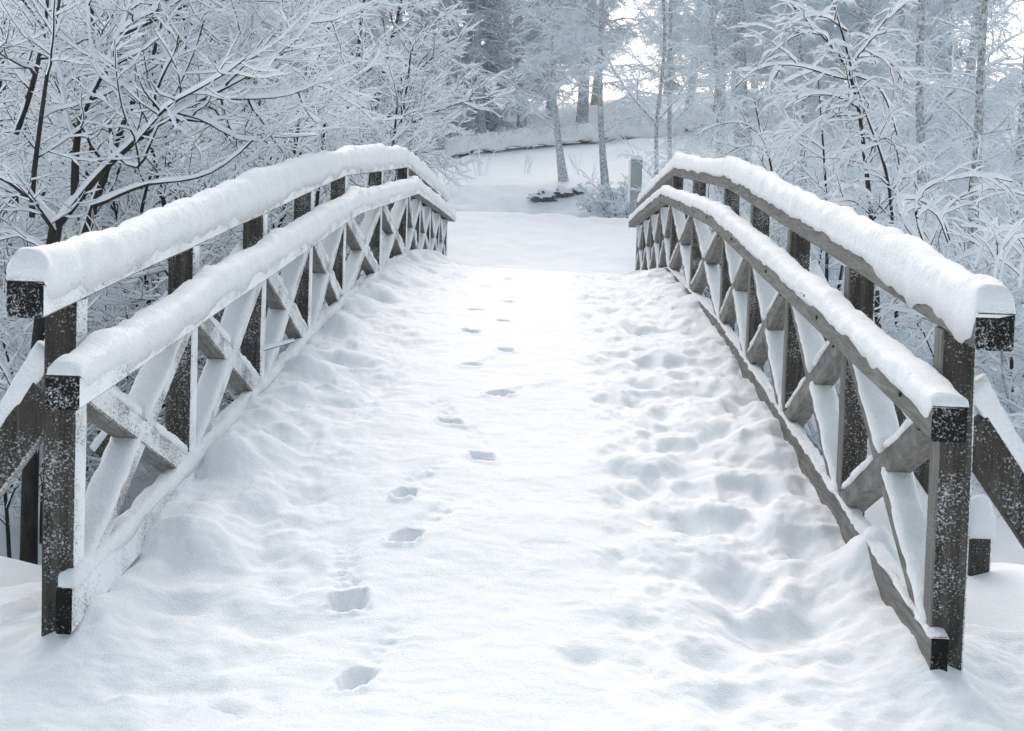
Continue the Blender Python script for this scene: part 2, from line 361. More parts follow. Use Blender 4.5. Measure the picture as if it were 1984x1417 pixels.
def snow_sweep(name, ctr, hw, thick, parent, skirt=(0.02, 0.02), seed=0, side=(1, 0, 0), amp=.012, ends=True, nprof=17, vertical_up=False, mat=None, over=.014, lo=.25):
    """snow lying along a beam: ctr runs on the middle of the beam's upper face, hw half its width"""
    ctr = np.asarray(ctr, float); n = len(ctr)
    thick = np.broadcast_to(np.asarray(thick, float), (n,)).copy()
    t = np.gradient(ctr, axis=0); t /= np.linalg.norm(t, axis=1)[:, None]
    sv = np.repeat(np.array(side, float)[None, :], n, 0); sv = sv-t*np.sum(sv*t, 1)[:, None]; sv /= np.linalg.norm(sv, axis=1)[:, None]
    uv = np.cross(sv, t)
    if vertical_up: uv = np.repeat(np.array([[0, 0, 1.]]), n, 0)
    if uv[:, 2].mean() < 0: uv = -uv
    s = np.concatenate([[0], np.cumsum(np.linalg.norm(np.diff(ctr, axis=0), axis=1))])
    L = s[-1]
    ph = np.linspace(0, PI, nprof)
    co = np.sign(np.cos(ph))*np.abs(np.cos(ph))**0.62; si = np.abs(np.sin(ph))**0.72
    lum = 1+0.14*vn(np.stack([s*1.7, s*0+seed, s*0], -1), 3)+0.10*vn(np.stack([s*5.5, s*0+seed, s*0], -1), 4)
    tk = thick*lum
    endr = np.minimum(s, L-s)
    er = np.sqrt(np.clip(1-np.clip(1-endr/(.45*np.maximum(thick, .02)), 0, 1)**2, 0.0, 1)) if ends else np.ones(n)
    W_ = (hw+over)*(0.88+0.12*er)
    P = np.zeros((n, nprof+2, 3))
    skin = (lo+(1-lo)*np.clip(.5+.8*vn(np.stack([s*3.0, s*0+seed*3.1, s*0], -1), 8)+.5*vn(np.stack([s*11.0, s*0+seed*3.1, s*0], -1), 9), 0, 1))
    for j in range(nprof):
        P[:, j+1] = ctr+sv*(W_*co[j])[:, None]+uv*((tk*(0.25+.75*er)*si[j])-0.004)[:, None]
    P[:, 0] = ctr+sv*(hw+.003+.3*over)-uv*(skirt[0]*skin)[:, None]
    P[:, -1] = ctr-sv*(hw+.003+.3*over)-uv*(skirt[1]*skin[::-1])[:, None]
    tp_ = sst(0, .07, endr)[:, None] if ends else 1.0
    base0 = ctr+sv*(hw+.003); base1 = ctr-sv*(hw+.003)
    P[:, 0] = base0+(P[:, 0]-base0)*tp_; P[:, -1] = base1+(P[:, -1]-base1)*tp_
    k = nprof+2
    Nn = P-ctr[:, None]; Nn /= np.linalg.norm(Nn, axis=2)[..., None]+1e-9
    q = P*np.array([9., 9., 9.])+seed*7.7
    d = amp*(vn(q, 5)*.9+.55*vn(q*2.4, 6)+.3*vn(q*6, 7))
    d[:, 0] *= .2; d[:, -1] *= .2
    P = P+Nn*d[..., None]
    idx = np.arange(n*k).reshape(n, k)
    Q = np.stack([idx[:-1, :-1], idx[:-1, 1:], idx[1:, 1:], idx[1:, :-1]], -1).reshape(-1, 4)
    bot = np.stack([idx[:-1, 0], idx[1:, 0], idx[1:, -1], idx[:-1, -1]], -1)
    caps = np.stack([idx[0][::-1], idx[-1]])
    return mesh_obj(name, P.reshape(-1, 3), [Q, bot, caps], mat or M_SNOW, parent)

def line(p, q, step=.05):
    p = np.asarray(p, float); q = np.asarray(q, float); n = max(3, int(np.linalg.norm(q-p)/step)+1)
    return p+(q-p)*np.linspace(0, 1, n)[:, None]

# ------------------------------------------------------------------ the footbridge
bridge = empty('wooden_footbridge', (-.14, 4.75, -1.75))
setp(bridge, 'arched wooden footbridge with cross braced railings under thick snow', 'footbridge')
PR = .348                                                          # rails run on past the first post
yA, yB = PY_[0]-PR, PY_[-1]+.16
def rail_line(x, dz, step=.05, y0=None, y1=None):
    ys = np.arange(y0 or yA, (y1 or yB)+1e-6, step); return np.stack([np.full_like(ys, x), ys, railz(ys)+dz], -1)
# deck of boards on two beams
ys = np.arange(4.6, 22.3, .15)
for xo in (XL+.2, 0.0-.14, XR-.2):
    beam('deck_beam', np.stack([np.full_like(ys, xo), ys, deckz(ys)-.46], -1), .16, .30, [M_POST, M_END], bridge)
beam('deck', np.stack([np.full_like(ys, (XL+XR)/2), ys, deckz(ys)-.235], -1), XR-XL+.22, .07, [M_RAIL, M_END], bridge)

def railing(X, sg, lab, seed, kz):
    """X inner face of the posts, sg = +1 when the deck lies at +x"""
    R = empty('railing', (X-sg*.06-bridge.location[0], 0, PZ[0]-.5-bridge.location[2]), bridge); R['label'] = lab
    xi = lambda d: X+sg*d                                          # d metres towards the deck from the posts' inner face
    rnd = random.Random(seed)
    # posts
    for i in range(11):
        y = PY_[i]+.05; zt = float(railz(y)); zb = float(deckz(y))-.55
        lean = rnd.uniform(-.006, .006)
        p = line((xi(-WB/2), y, zb), (xi(-WB/2)+lean, y, zt), .12)
        o = beam('post', p, WB, .10, [M_POST, M_END, M_POSTS], R, seed=i+seed)
        me = o.data
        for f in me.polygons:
            if f.normal.x*sg > .6: f.material_index = 2            # the faces towards the deck take the lighter grey timber
    # strut from every other post down to a bearer beside the deck
    for i in (0, 2, 4, 6, 8, 10):
        y = PY_[i]+.05; zt = float(railz(y))
        a = np.array([xi(-WB-.005), y, zt-.37]); bb = a+np.array([-sg*.80, 0, -1.12])
        dirv = (bb-a)/np.linalg.norm(bb-a)
        st = beam('strut', line(a-dirv*.03, bb, .12), .086, .145, [M_POST, M_END], R, side=(0, 1, 0), seed=i+40)
        nrm = np.array([-sg*dirv[2]*-1, 0, 0]); up = np.cross(dirv, (0, 1, 0)); up = up if up[2] > 0 else -up
        snow_sweep('snow_cap', line(a+up*.073-dirv*.15, bb+up*.073, .04), .034, .05+.03*np.exp(-np.arange(len(line(a+up*.073-dirv*.15, bb+up*.073, .04)))*.04/.22), R, (.02, .02), seed+i+3, side=(0, 1, 0), amp=.006, ends=False, over=.007)
    # rails
    top = rail_line(xi(-WB/2), WB/2)
    beam('top_rail', top, WB, WB, [M_RAIL, M_END], R, vertical_up=True, seed=seed)
    LW, LH = .115, .12; dl = -.3057
    low = rail_line(xi(LW/2+.013), dl+LH/2, y1=PY_[-1]+.20)
    beam('lower_rail', low, LW, LH, [M_RAIL, M_END], R, vertical_up=True, seed=seed+1)
    KH, KW = .17, .06
    kick = rail_line(xi(-.015), kz-KH/2, y0=PY_[0]-.07)
    beam('kick_rail', kick, KW, KH, [M_RAIL, M_END], R, vertical_up=True, seed=seed+2)
    kt = rail_line(xi(-.012), kz, step=.03, y0=PY_[0]-.075)
    snow_sweep('snow_cap', kt, KW/2, .045 if sg > 0 else .012, R, (.05, .03) if sg > 0 else (.02, .004), seed+8, amp=.010, vertical_up=True, over=.006)
    if sg < 0:                                                     # bolt heads on the clean faces
        for i in range(11):
            for (dx, dz_, dy) in ((LW+.013, dl+.062, .05), (.008, dl-.10, .22)):
                if i == 10 and dy > .1: continue
                y = PY_[i]+dy; c = np.array([xi(dx), y, float(railz(y))+dz_]); a_ = np.arange(8)*PI/4
                ring = np.stack([np.zeros(8), np.cos(a_)*.011, np.sin(a_)*.011], -1)
                V = np.concatenate([c+ring, c+ring*.8+np.array([sg*.008, 0, 0])]); i8 = np.arange(8)
                mesh_obj('bolt', V, [np.stack([i8, np.roll(i8, -1), np.roll(i8, -1)+8, i8+8], -1), i8[None, :]+8], M_END, R)
    # snow on the rails
    t2 = rail_line(xi(-WB/2), WB, step=.028, y0=yA-.012, y1=yB+.012); yy = t2[:, 1]
    th = .095+.025*sst(5, 9, yy)+.012*np.sin(yy*1.3+seed)
    snow_sweep('snow_cap', t2, WB/2, th, R, (.112, .03) if sg > 0 else (.03, .045+.085*(1-sst(4.9, 6.4, yy))), seed, amp=.009, vertical_up=True, over=.007, lo=.55)
    t3 = rail_line(xi(LW/2+.013), dl+LH, step=.028, y0=yA-.01, y1=PY_[-1]+.21); yy = t3[:, 1]
    dpost = np.min(np.abs(yy[:, None]-PY_[None, :]-.05), 1)
    th = .042+.03*sst(4.8, 7, yy)+.022*np.exp(-(dpost/.13)**2)
    snow_sweep('snow_cap', t3, LW/2, th, R, (.095, .02) if sg > 0 else (.02, .035+.05*(1-sst(4.9, 5.6, yy))), seed+5, amp=.009, vertical_up=True, over=.007, lo=.5)
    # cross braces in every bay, snow on the arm that rises away from the near end
    for i in range(10):
        y0, y1 = PY_[i]+.105, PY_[i+1]-.005
        zt0, zt1 = float(railz(y0))+dl-.035, float(railz(y1))+dl-.035
        zb0, zb1 = float(railz(y0))+kz-.04, float(railz(y1))+kz-.04
        xb = xi(-.047)
        A0, A1 = np.array([xb, y0, zt0]), np.array([xb, y1, zb1])
        B0, B1 = np.array([xb, y0, zb0]), np.array([xb, y1, zt1])
        beam('brace', line(A0, A1, .12), .105, .10, [M_BRACE, M_END], R, seed=seed+i*3)
        # the other arm is let in, in two halves
        mid = (A0+A1)/2*.5+(B0+B1)/2*.5; d = (B1-B0)/np.linalg.norm(B1-B0)
        ang = abs(d[2]); gap = .03
        tB = np.linalg.norm(mid-B0)
        for (u, v, sn) in ((B0-d*.05, B0+d*(tB-gap), .045), (B0+d*(tB+gap), B1, .05)):
            beam('brace', line(u, v, .12), .098, .098, [M_BRACE, M_END], R, seed=seed+i*3+1)
            upv = np.array([0, -d[2], d[1]])
            snow_sweep('snow_cap', line(u+upv*.049, v+upv*.049-d*.02, .03), .049, sn, R, (.012, .012), seed+i*5, amp=.007, nprof=13)
        d2 = (A1-A0)/np.linalg.norm(A1-A0); up2 = np.array([0, -d2[2], d2[1]])
        for (fa, fb) in ((.06, .42), (.56, .93)):
            LL = np.linalg.norm(A1-A0)
            snow_sweep('snow_cap', line(A0+d2*LL*fa+up2*.05, A0+d2*LL*fb+up2*.05, .03), .05, .04, R, (.012, .012), seed+i*7+2, amp=.008, nprof=13)
    return R
railing(XL, 1, 'left railing, inner faces plastered white with wind blown snow', 3, -1.015)
railing(XR, -1, 'right railing, bare grey timber showing on its inner faces', 57, -1.07)

# ------------------------------------------------------------------ trees: tapered tubes for the wood, snow lying along the upper side
def frames(P):
    t = np.gradient(P, axis=1); t /= np.linalg.norm(t, axis=2)[..., None]+1e-9
    z = np.zeros_like(t); z[..., 2] = 1
    sd = np.cross(t, z); h = np.linalg.norm(sd, axis=2)
    alt = np.cross(t, np.array([0.0, 1.0, 0.0])); w_ = np.clip((.25-h)/.25, 0, 1)[..., None]
    sd = sd*(1-w_)+alt*w_*.3; sd /= np.linalg.norm(sd, axis=2)[..., None]+1e-9
    return t, sd, np.cross(sd, t), h
def group_lines(lines):
    g = {}
    for l in lines: g.setdefault(len(l[0]), []).append(l)
    return g
def tube_mesh(lines, k, squash=None):
    """lines: (points, radii, snow depth); returns vertices and quads of plain tubes"""
    VV, QQ, off = [], [], 0
    for n, ls in group_lines(lines).items():
        P = np.array([l[0] for l in ls]); R = np.array([l[1] for l in ls])
        t, sd, up, h = frames(P)
        a = np.arange(k)*2*PI/k+.4
        V = P[:, :, None]+R[:, :, None, None]*(np.cos(a)[None, None, :, None]*sd[:, :, None]+np.sin(a)[None, None, :, None]*up[:, :, None])
        idx = np.arange(V.size//3).reshape(len(ls), n, k)+off
        Q = np.stack([idx[:, :-1], np.roll(idx, -1, 2)[:, :-1], np.roll(idx, -1, 2)[:, 1:], idx[:, 1:]], -1).reshape(-1, 4)
        VV.append(V.reshape(-1, 3)); QQ.append(Q); off += V.size//3
    return np.concatenate(VV), np.concatenate(QQ)
def snow_mesh(lines, seed=0, gap=-.55, wide=.24, k=6):
    VV, QQ, off = [], [], 0
    for n, ls in group_lines(lines).items():
        P = np.array([l[0] for l in ls]); R = np.array([l[1] for l in ls]); T = np.array([l[2] for l in ls])
        t, sd, up, h = frames(P)
        lm = vn(P*6.3+seed, 7); l2 = vn(P*17.0+seed, 9)
        T = T[:, None]*np.clip(h*1.25-.2, 0, 1)*np.clip(1+.60*lm+.45*l2, .10, 2)*np.where(lm < gap, .12, 1)
        on = (h > .30)
        Wd = np.where(on, R*.98+wide*T, R*.7); tp = np.where(on, R+T, R*.4)
        end = np.ones(n); end[-1] = .45; end[0] = .75
        pr = [(-.70, -.25), (-1.08, .40), (-.62, .95), (.62, .95), (1.08, .40), (.70, -.25)]
        V = np.stack([P+sd*(Wd*end*a)[..., None]+up*(((tp*b) if b > 0 else R*b)*end)[..., None] for a, b in pr], 2)
        idx = np.arange(V.size//3).reshape(len(ls), n, k)+off
        Q = np.stack([idx[:, :-1], np.roll(idx, -1, 2)[:, :-1], np.roll(idx, -1, 2)[:, 1:], idx[:, 1:]], -1).reshape(-1, 4)
        cap = np.concatenate([idx[:, -1, :4], idx[:, -1][:, [0, 3, 4, 5]]])
        VV.append(V.reshape(-1, 3)); QQ.append(Q); QQ.append(cap); off += V.size//3
    return np.concatenate(VV), np.concatenate(QQ)

class Spec:
    def __init__(s, **k): s.__dict__.update(k)
def resample(pts, n):
    pts = np.asarray(pts, float); d = np.concatenate([[0], np.cumsum(np.linalg.norm(np.diff(pts, axis=0), axis=1))])
    u = np.linspace(0, d[-1], n)
    o = np.stack([np.interp(u, d, pts[:, i]) for i in range(3)], -1)
    for _ in range(2): o[1:-1] = .25*o[:-2]+.5*o[1:-1]+.25*o[2:]
    return o
def shoot(rs, p, d, L, n, wob, trop, trop2=0.0):
    pts = [np.array(p, float)]; d = np.array(d, float); d /= np.linalg.norm(d); st = L/(n-1)
    for i in range(n-1):
        f = i/(n-1)
        d = d+rs.normal(0, wob, 3); d[2] += (trop+trop2*f)/(n-1); d /= np.linalg.norm(d)
        pts.append(pts[-1]+d*st)
    return np.array(pts)
def children(rs, out, P, R, lvl, sp):
    """grow side branches on the polyline P (radii R) down to the last level"""
    if lvl >= len(sp.num): return
    n = len(P); seg = np.linalg.norm(P[-1]-P[0])
    L0 = sp.len[lvl]; cnt = max(1, int(round(sp.num[lvl]*rs.uniform(.75, 1.25)*min(1.6, max(.35, seg/sp.ref[lvl])))))
    for c in range(cnt):
        u = sp.start[lvl]+(1-sp.start[lvl])*((c+rs.uniform(0, 1))/cnt)
        f = u*(n-1); i = min(n-2, int(f)); fr = f-i
        p = P[i]*(1-fr)+P[i+1]*fr; r = R[i]*(1-fr)+R[i+1]*fr
        t = P[i+1]-P[i]; t = t/np.linalg.norm(t)
        a = math.radians(rs.uniform(*sp.ang[lvl]))
        sd = np.cross(t, (0, 0, 1.0)); sn = np.linalg.norm(sd)
        if sn < .25: sd = np.array([1., 0, 0])-t*t[0]; sn = np.linalg.norm(sd)
        sd /= sn; up = np.cross(sd, t)
        ph = rs.uniform(0, 2*PI) if sn < .45 else rs.choice([0, PI])+rs.normal(0, sp.flat[lvl])
        d = math.cos(a)*t+math.sin(a)*(math.cos(ph)*sd+math.sin(ph)*up)
        L = L0*rs.uniform(.55, 1.25)*(1-.55*u if lvl == 0 else 1-.4*u)
        r0 = min(r*.75, sp.rad[lvl]*rs.uniform(.75, 1.2))
        m_ = sp.pts[lvl]; Q = shoot(rs, p, d, L, m_, sp.wob[lvl], sp.trop[lvl], sp.trop2[lvl])
        rr = r0*(1-(np.arange(m_)/(m_-1))*.72)
        out[lvl].append((Q, rr, sp.snow[lvl]*rs.uniform(.7, 1.25)))
        children(rs, out, Q, rr, lvl+1, sp)

def tree_obj(name, base, stems, sp, seed, mats, label, cat, group=None, xmax=None, sides=(8, 5, 4, 3, 3), snow_on_stem=.022, gap=-.55, wide=.24):
    """stems: list of (points, radii) in world space; makes the Empty with trunk, branches and snow_cover"""
    rs = np.random.RandomState(seed)
    out = [[] for _ in range(max(1, len(sp.num)))]
    st = []
    for (P, R) in stems:
        st.append((P, R, snow_on_stem)); children(rs, out, P, R, 0, sp)
    if xmax is not None: out = [[l for l in ls if not np.any((l[0][:, 0] > xmax) & (l[0][:, 1] < 23) & (l[0][:, 2] < railz(l[0][:, 1])+.42))] for ls in out]
    T = empty(name, base); setp(T, label, cat, group)
    V, Q = zip(*[tube_mesh([s], sides[0]) for s in st]); offs = np.cumsum([0]+[len(v) for v in V[:-1]])
    mesh_obj('trunk', np.concatenate(V), [np.concatenate([q+o for q, o in zip(Q, offs)])], mats[0], T)
    VV, QQ, off = [], [], 0
    for l, ls in enumerate(out):
        if not ls: continue
        v, q = tube_mesh(ls, sides[min(l+1, len(sides)-1)]); VV.append(v); QQ.append(q+off); off += len(v)
    if VV: mesh_obj('branches', np.concatenate(VV), [np.concatenate(QQ)], mats[1], T)
    allb = [s for s in st]+[b for ls in out for b in ls]
    v, q = snow_mesh(allb, seed, gap, wide)
    mesh_obj('snow_cover', v, [q], mats[2], T)
    return T
def copy_tree(T, loc, rz, sc, label=None, group=None, sz=None):
    r = T.copy(); C.objects.link(r); r.location = loc; r.rotation_euler = (0, 0, rz); r.scale = (sc, sc, sz or sc)
    if label: r['label'] = label
    if group: r['group'] = group
    for ch in list(T.children):
        c = ch.copy(); C.objects.link(c); c.parent = r
    return r
def stem_px(pts, D, n=12):
    """a stem followed through photo pixels, D its distance at every point (or one for all)"""
    if isinstance(D, (int, float)): D = [D]*len(pts)
    return resample([bp(px, py, d) for (px, py), d in zip(pts, D)], n)
def taper(n, r0, r1, flare=0.0):
    u = np.linspace(0, 1, n); return r0*(1-u)+r1*u+flare*r0*np.exp(-u*9)
def gz(x, y): return float(ground_h(np.array([x]), np.array([y]))[0])

# ---- left thicket: snow laden shrubby trees whose arching branches fill the upper left
BUSH = Spec(num=[12, 14, 9], ref=[2.6, 1.4, .6], len=[1.45, .58, .21], start=[.18, .10, .10], ang=[(32, 62), (32, 68), (30, 70)], flat=[.75, .6, .7],
            rad=[.021, .0095, .006], pts=[10, 7, 4], wob=[.12, .15, .17], trop=[-.25, -.1, .1], trop2=[1.2, 1.2, .6], snow=[.022, .0155, .010])
def bush(base, seed, n_st, L, lean, label, spread=(0, 2*PI), sp=BUSH, r=.05, xmax=-2.0):
    rs = np.random.RandomState(seed); stems = []
    for i in range(n_st):
        az = spread[0]+(spread[1]-spread[0])*((i+rs.uniform(.1, .9))/n_st); ln = math.radians(rs.uniform(*lean))
        d = np.array([math.cos(az)*math.sin(ln), math.sin(az)*math.sin(ln), math.cos(ln)])
        Lh = L*rs.uniform(.8, 1.15)
        P = shoot(rs, np.array(base)+d*.05, d, Lh, 14, .06, -.5, .35)
        if xmax is not None: P[:, 0] = np.minimum(P[:, 0], xmax-.3+.15*np.tanh(P[:, 0]-xmax))
        stems.append((P, taper(14, r*rs.uniform(.75, 1.1), .012)))
    return tree_obj('snowy_tree', base, stems, sp, seed, (M_BARK, M_BARK, M_BSNOW), label, 'tree', 'snow laden trees left of the bridge', xmax=xmax)

# the nearest one, its forks and long arching boughs followed one by one
b0 = bp(52, 1130, 9.0)
st = []
def add(px, D, r0, r1=.012, n=12): st.append((stem_px(px, D, n), taper(n, r0*RS, r1*max(RS, .75))))
RS = .80
add([(55, 1130), (58, 900), (75, 640), (108, 440)], 9.0, .075, .055)
add([(108, 440), (148, 388), (205, 318), (261, 268), (325, 226), (381, 194), (480, 150), (560, 95)], [9, 9, 9, 9, 9.1, 9.2, 9.4, 9.7], .042)
add([(108, 440), (70, 392), (20, 350), (-60, 320)], 9.0, .045)
add([(62, 420), (58, 370), (69, 318), (79, 229), (95, 116), (116, 0), (130, -90)], [8.9, 8.8, 8.8, 8.8, 8.8, 8.9, 9], .026, .008)
add([(145, 390), (145, 293), (150, 219), (190, 166), (233, 67), (257, 0), (270, -70)], [9, 9, 9, 9, 9.1, 9.2, 9.3], .036)
add([(225, 300), (277, 346), (279, 293), (300, 254), (328, 198), (353, 159), (374, 109), (396, 40)], [9, 8.9, 8.9, 8.9, 9, 9, 9, 9], .018, .007)
add([(180, 400), (282, 353), (388, 349), (441, 318), (490, 272)], [9, 8.9, 8.8, 8.8, 8.8], .024, .008)
add([(300, 225), (332, 190), (423, 190), (529, 192), (600, 173), (646, 152)], [9.1, 9.2, 9.4, 9.8, 10.2, 10.6], .022, .008)
add([(330, 232), (374, 226), (441, 247), (529, 268), (614, 262)], [9.1, 9.4, 9.8, 10.5, 11.4], .018, .007)
add([(233, 67), (310, 32), (380, 0), (450, -40)], [9.1, 9.2, 9.3, 9.5], .03)
add([(290, 130), (310, 60), (318, 8), (320, -60)], 9.3, .016, .007)
add([(480, 150), (536, 112), (590, 60), (608, 20), (620, -40)], [9.4, 9.6, 9.8, 10, 10.2], .024, .01)
add([(30, 260), (60, 180), (88, 60), (95, -40)], 9.6, .03)
for k_ in range(6): add([(20+30*k_, 1120-14*k_), (12+34*k_, 960), (-10+55*k_, 800), (60*k_-60, 640)], 9.5+.4*k_, .02, .01)
tree_obj('snowy_tree', tuple(b0), st, BUSH, 5, (M_BARK, M_BARK, M_BSNOW), 'nearest dark forked tree with snow laden boughs, behind the start of the left railing', 'tree', 'snow laden trees left of the bridge', xmax=-1.95)
RS = 1.0
LEFT = [((-4.9, 12.0, -3.0), 11, 8, 5.6, (10, 55), 'many stemmed snowy tree at the left edge, behind the nearest forked tree'),
        ((-3.9, 15.2, -3.0), 12, 8, 5.4, (10, 52), 'snowy shrubby tree showing above the middle of the left railing'),
        ((-4.4, 19.0, -2.7), 13, 8, 5.6, (10, 55), 'dense snowy tree over the far half of the left railing'),
        ((-5.0, 24.0, -1.6), 14, 9, 5.0, (10, 55), 'snowy tree whose boughs reach out over the far end of the left railing'),
        ((-3.5, 12.9, -3.0), 16, 7, 3.9, (10, 50), 'low snowy tree close against the middle of the left railing'),
        ((-7.4, 17.0, -2.6), 15, 7, 6.0, (10, 50), 'tangled snowy tree far left behind the front row')]
LB = []
for base, sd_, ns, L, ln, lab in LEFT: LB.append(bush(base, sd_, ns, L, ln, lab))
for (x, y, src, rz, sc, lab) in ((-8.4, 23.5, 0, 1.9, 1.15, 'snowy tree in the second row left, between two thicker trees'), (-7.6, 30.0, 1, 2.8, 1.1, 'snowy tree in the back row behind the left railing'),
                                 (-11.5, 27.0, 2, .8, 1.3, 'tall snowy tree in the back row at the far left'), (-6.6, 29.0, 5, 4.0, .95, 'rounded snowy tree beside the far left bank')):
    copy_tree(LB[src], (x, y, gz(x, y)-.1), rz, sc, lab)
# boughs that reach to the right over the railing's far end
st = []
tb = bp(700, 560, 25.0)
add([(700, 520), (705, 380), (720, 290)], 25.5, .10, .07)
add([(720, 290), (765, 250), (830, 222), (895, 194), (960, 188)], [25.5, 25.2, 25, 25, 25], .05, .010)
add([(715, 310), (790, 262), (840, 248), (880, 236)], [25.5, 25, 24.8, 24.8], .035, .010)
add([(720, 290), (760, 210), (820, 120), (860, 98), (895, 76)], [25.5, 25.3, 25.2, 25.2, 25.2], .05, .010)
add([(725, 280), (775, 170), (815, 80), (860, 20)], [25.5, 25.6, 25.7, 25.8], .05, .012)
add([(722, 300), (790, 290), (860, 300), (900, 322)], [25.5, 25.2, 25, 25], .03, .010)
add([(715, 280), (735, 160), (770, 40), (790, -60)], [25.5, 25.7, 25.9, 26], .06, .015)
add([(715, 280), (690, 160), (700, 30), (720, -80)], [25.5, 25.7, 25.9, 26], .06, .015)
BUSH2 = Spec(**{**BUSH.__dict__, 'num': [11, 9, 6], 'rad': [.024, .012, .007], 'snow': [.045, .032, .022], 'len': [1.2, .58, .27], 'trop2': [.6, .7, .4]})
tree_obj('snowy_tree', tuple(tb), st, BUSH2, 21, (M_BARK, M_BARK, M_BSNOW), 'snowy tree at the far left bank, boughs stretching right above the railing end', 'tree', 'snow laden trees left of the bridge')

# ---- right: the young birch bowed by snow, behind the right railing
SAP = Spec(num=[11, 9, 5], ref=[1.6, .9, .5], len=[.60, .27, .13], start=[.15, .15, .2], ang=[(35, 65), (25, 60), (25, 60)], flat=[.5, .6, .8],
           rad=[.010, .006, .0042], pts=[10, 7, 4], wob=[.15, .20, .22], trop=[.1, -.1, -.1], trop2=[-1.5, -.8, -.3], snow=[.022, .015, .010])
st = []
add([(1702, 640), (1690, 420), (1676, 318), (1669, 229), (1654, 169), (1651, 127), (1591, 67), (1538, 14)], [11.5]*6+[11.3, 11.2], .028, .008, 16)
add([(1738, 640), (1729, 427), (1725, 353), (1707, 289), (1676, 222), (1655, 160), (1640, 90), (1626, 42), (1610, -10)], 11.3, .018, .007, 16)
add([(1651, 127), (1651, 116), (1683, 85), (1707, 46), (1753, 10)], 11.5, .014, .006)
add([(1651, 155), (1602, 145), (1559, 127), (1496, 122), (1452, 136), (1425, 170)], [11.5, 11.3, 11.2, 11.1, 11, 11], .013, .006)
add([(1662, 208), (1630, 187), (1584, 180), (1540, 190), (1518, 215)], [11.5, 11.3, 11.2, 11.1, 11], .012, .006)
add([(1665, 224), (1619, 222), (1587, 236), (1545, 258), (1525, 292)], [11.5, 11.4, 11.2, 11.1, 11], .012, .006)
add([(1651, 145), (1690, 155), (1714, 183), (1729, 226), (1738, 262)], [11.5, 11.5, 11.6, 11.6, 11.7], .012, .006)
add([(1655, 110), (1705, 108), (1735, 130), (1752, 160)], [11.5, 11.7, 11.8, 11.9], .010, .005)
add([(1640, 60), (1600, 30), (1560, 30), (1520, 60)], [11.4, 11.2, 11.1, 11], .010, .005)
add([(1591, 67), (1560, 60), (1520, 80), (1490, 110)], [11.3, 11.1, 11, 11], .009, .005)
add([(1690, 385), (1660, 358), (1625, 368), (1605, 400)], [11.5, 11.3, 11.2, 11.1], .010, .005)
add([(1686, 415), (1650, 385), (1615, 392), (1600, 420)], [11.5, 11.2, 11, 11], .009, .005)
add([(1727, 370), (1745, 345), (1768, 342), (1780, 372)], [11.3, 11.3, 11.2, 11.2], .010, .005)
add([(1680, 300), (1710, 262), (1735, 275), (1742, 320)], [11.5, 11.4, 11.3, 11.3], .009, .005)
pb = bp(1702, 640, 11.5)
tree_obj('young_birch', tuple(pb), st, SAP, 31, (M_BARK, M_BARK, M_BSNOW), 'young birch with thin dark stems bowed under thick snow, behind the right railing', 'tree')
ARC = Spec(num=[11, 7], ref=[1.6, .8], len=[.5, .2], start=[.15, .2], ang=[(25, 60), (25, 60)], flat=[.7, .8], rad=[.007, .0045], pts=[7, 5], wob=[.15, .20],
           trop=[.0, -.1], trop2=[-.8, -.4], snow=[.018, .011])
def arcs(name, stems_px, D, seed, label, r=.011, sp=ARC, cat='sapling', mat=None, group=None):
    global st
    st = []
    for k_, s_ in enumerate(stems_px): add(s_, [D+.12*k_+.05*j for j in range(len(s_))], r, .005)
    b = st[0][0][0]
    return tree_obj(name, tuple(b), st, sp, seed, mat or (M_BARK, M_BARK, M_BSNOW), label, cat, group)
arcs('sapling', [[(1790, 470), (1765, 395), (1785, 360), (1850, 345), (1905, 338), (1960, 352)], [(1780, 470), (1740, 420), (1765, 398), (1815, 405), (1836, 470)],
                 [(1770, 470), (1760, 410), (1725, 400), (1745, 380), (1790, 385), (1830, 420), (1840, 466)], [(1800, 480), (1830, 400), (1880, 368), (1930, 362), (1990, 380)]], 9.0, 41,
     'low sapling bent into white arcs above the near half of the right railing')
arcs('sapling', [[(1925, 560), (1930, 510), (1950, 462), (1985, 425)], [(1935, 560), (1945, 500), (1965, 460), (1985, 455), (2010, 480)], [(1890, 520), (1905, 470), (1920, 440), (1890, 415)],
                 [(1975, 560), (1982, 500), (1975, 455)]], 7.5, 43, 'slim arching stems at the right edge beside the snow capped rail end', r=.008)
arcs('sapling', [[(1500, 360), (1490, 300), (1472, 250), (1461, 190)], [(1495, 345), (1475, 310), (1460, 285)], [(1500, 340), (1520, 305), (1530, 280)], [(1492, 300), (1465, 280), (1430, 285), (1405, 300)],
                 [(1485, 270), (1440, 235), (1390, 240), (1350, 262)], [(1500, 360), (1560, 300), (1620, 310)]], 16.0, 45, 'thin forked sapling with drooping white twigs behind the middle of the right railing', r=.014)
SAP2 = Spec(**{**SAP.__dict__, 'num': [11, 9, 5], 'len': [1.0, .42, .18]})
arcs('sapling', [[(1600, 620), (1604, 420), (1598, 330), (1592, 240), (1585, 150)], [(1615, 620), (1640, 470), (1655, 400), (1690, 330)], [(1590, 620), (1560, 470), (1545, 400), (1500, 350)]], 14.0, 47,
     'bushy snowy sapling seen through the upper gap of the right railing', r=.022, sp=SAP2)
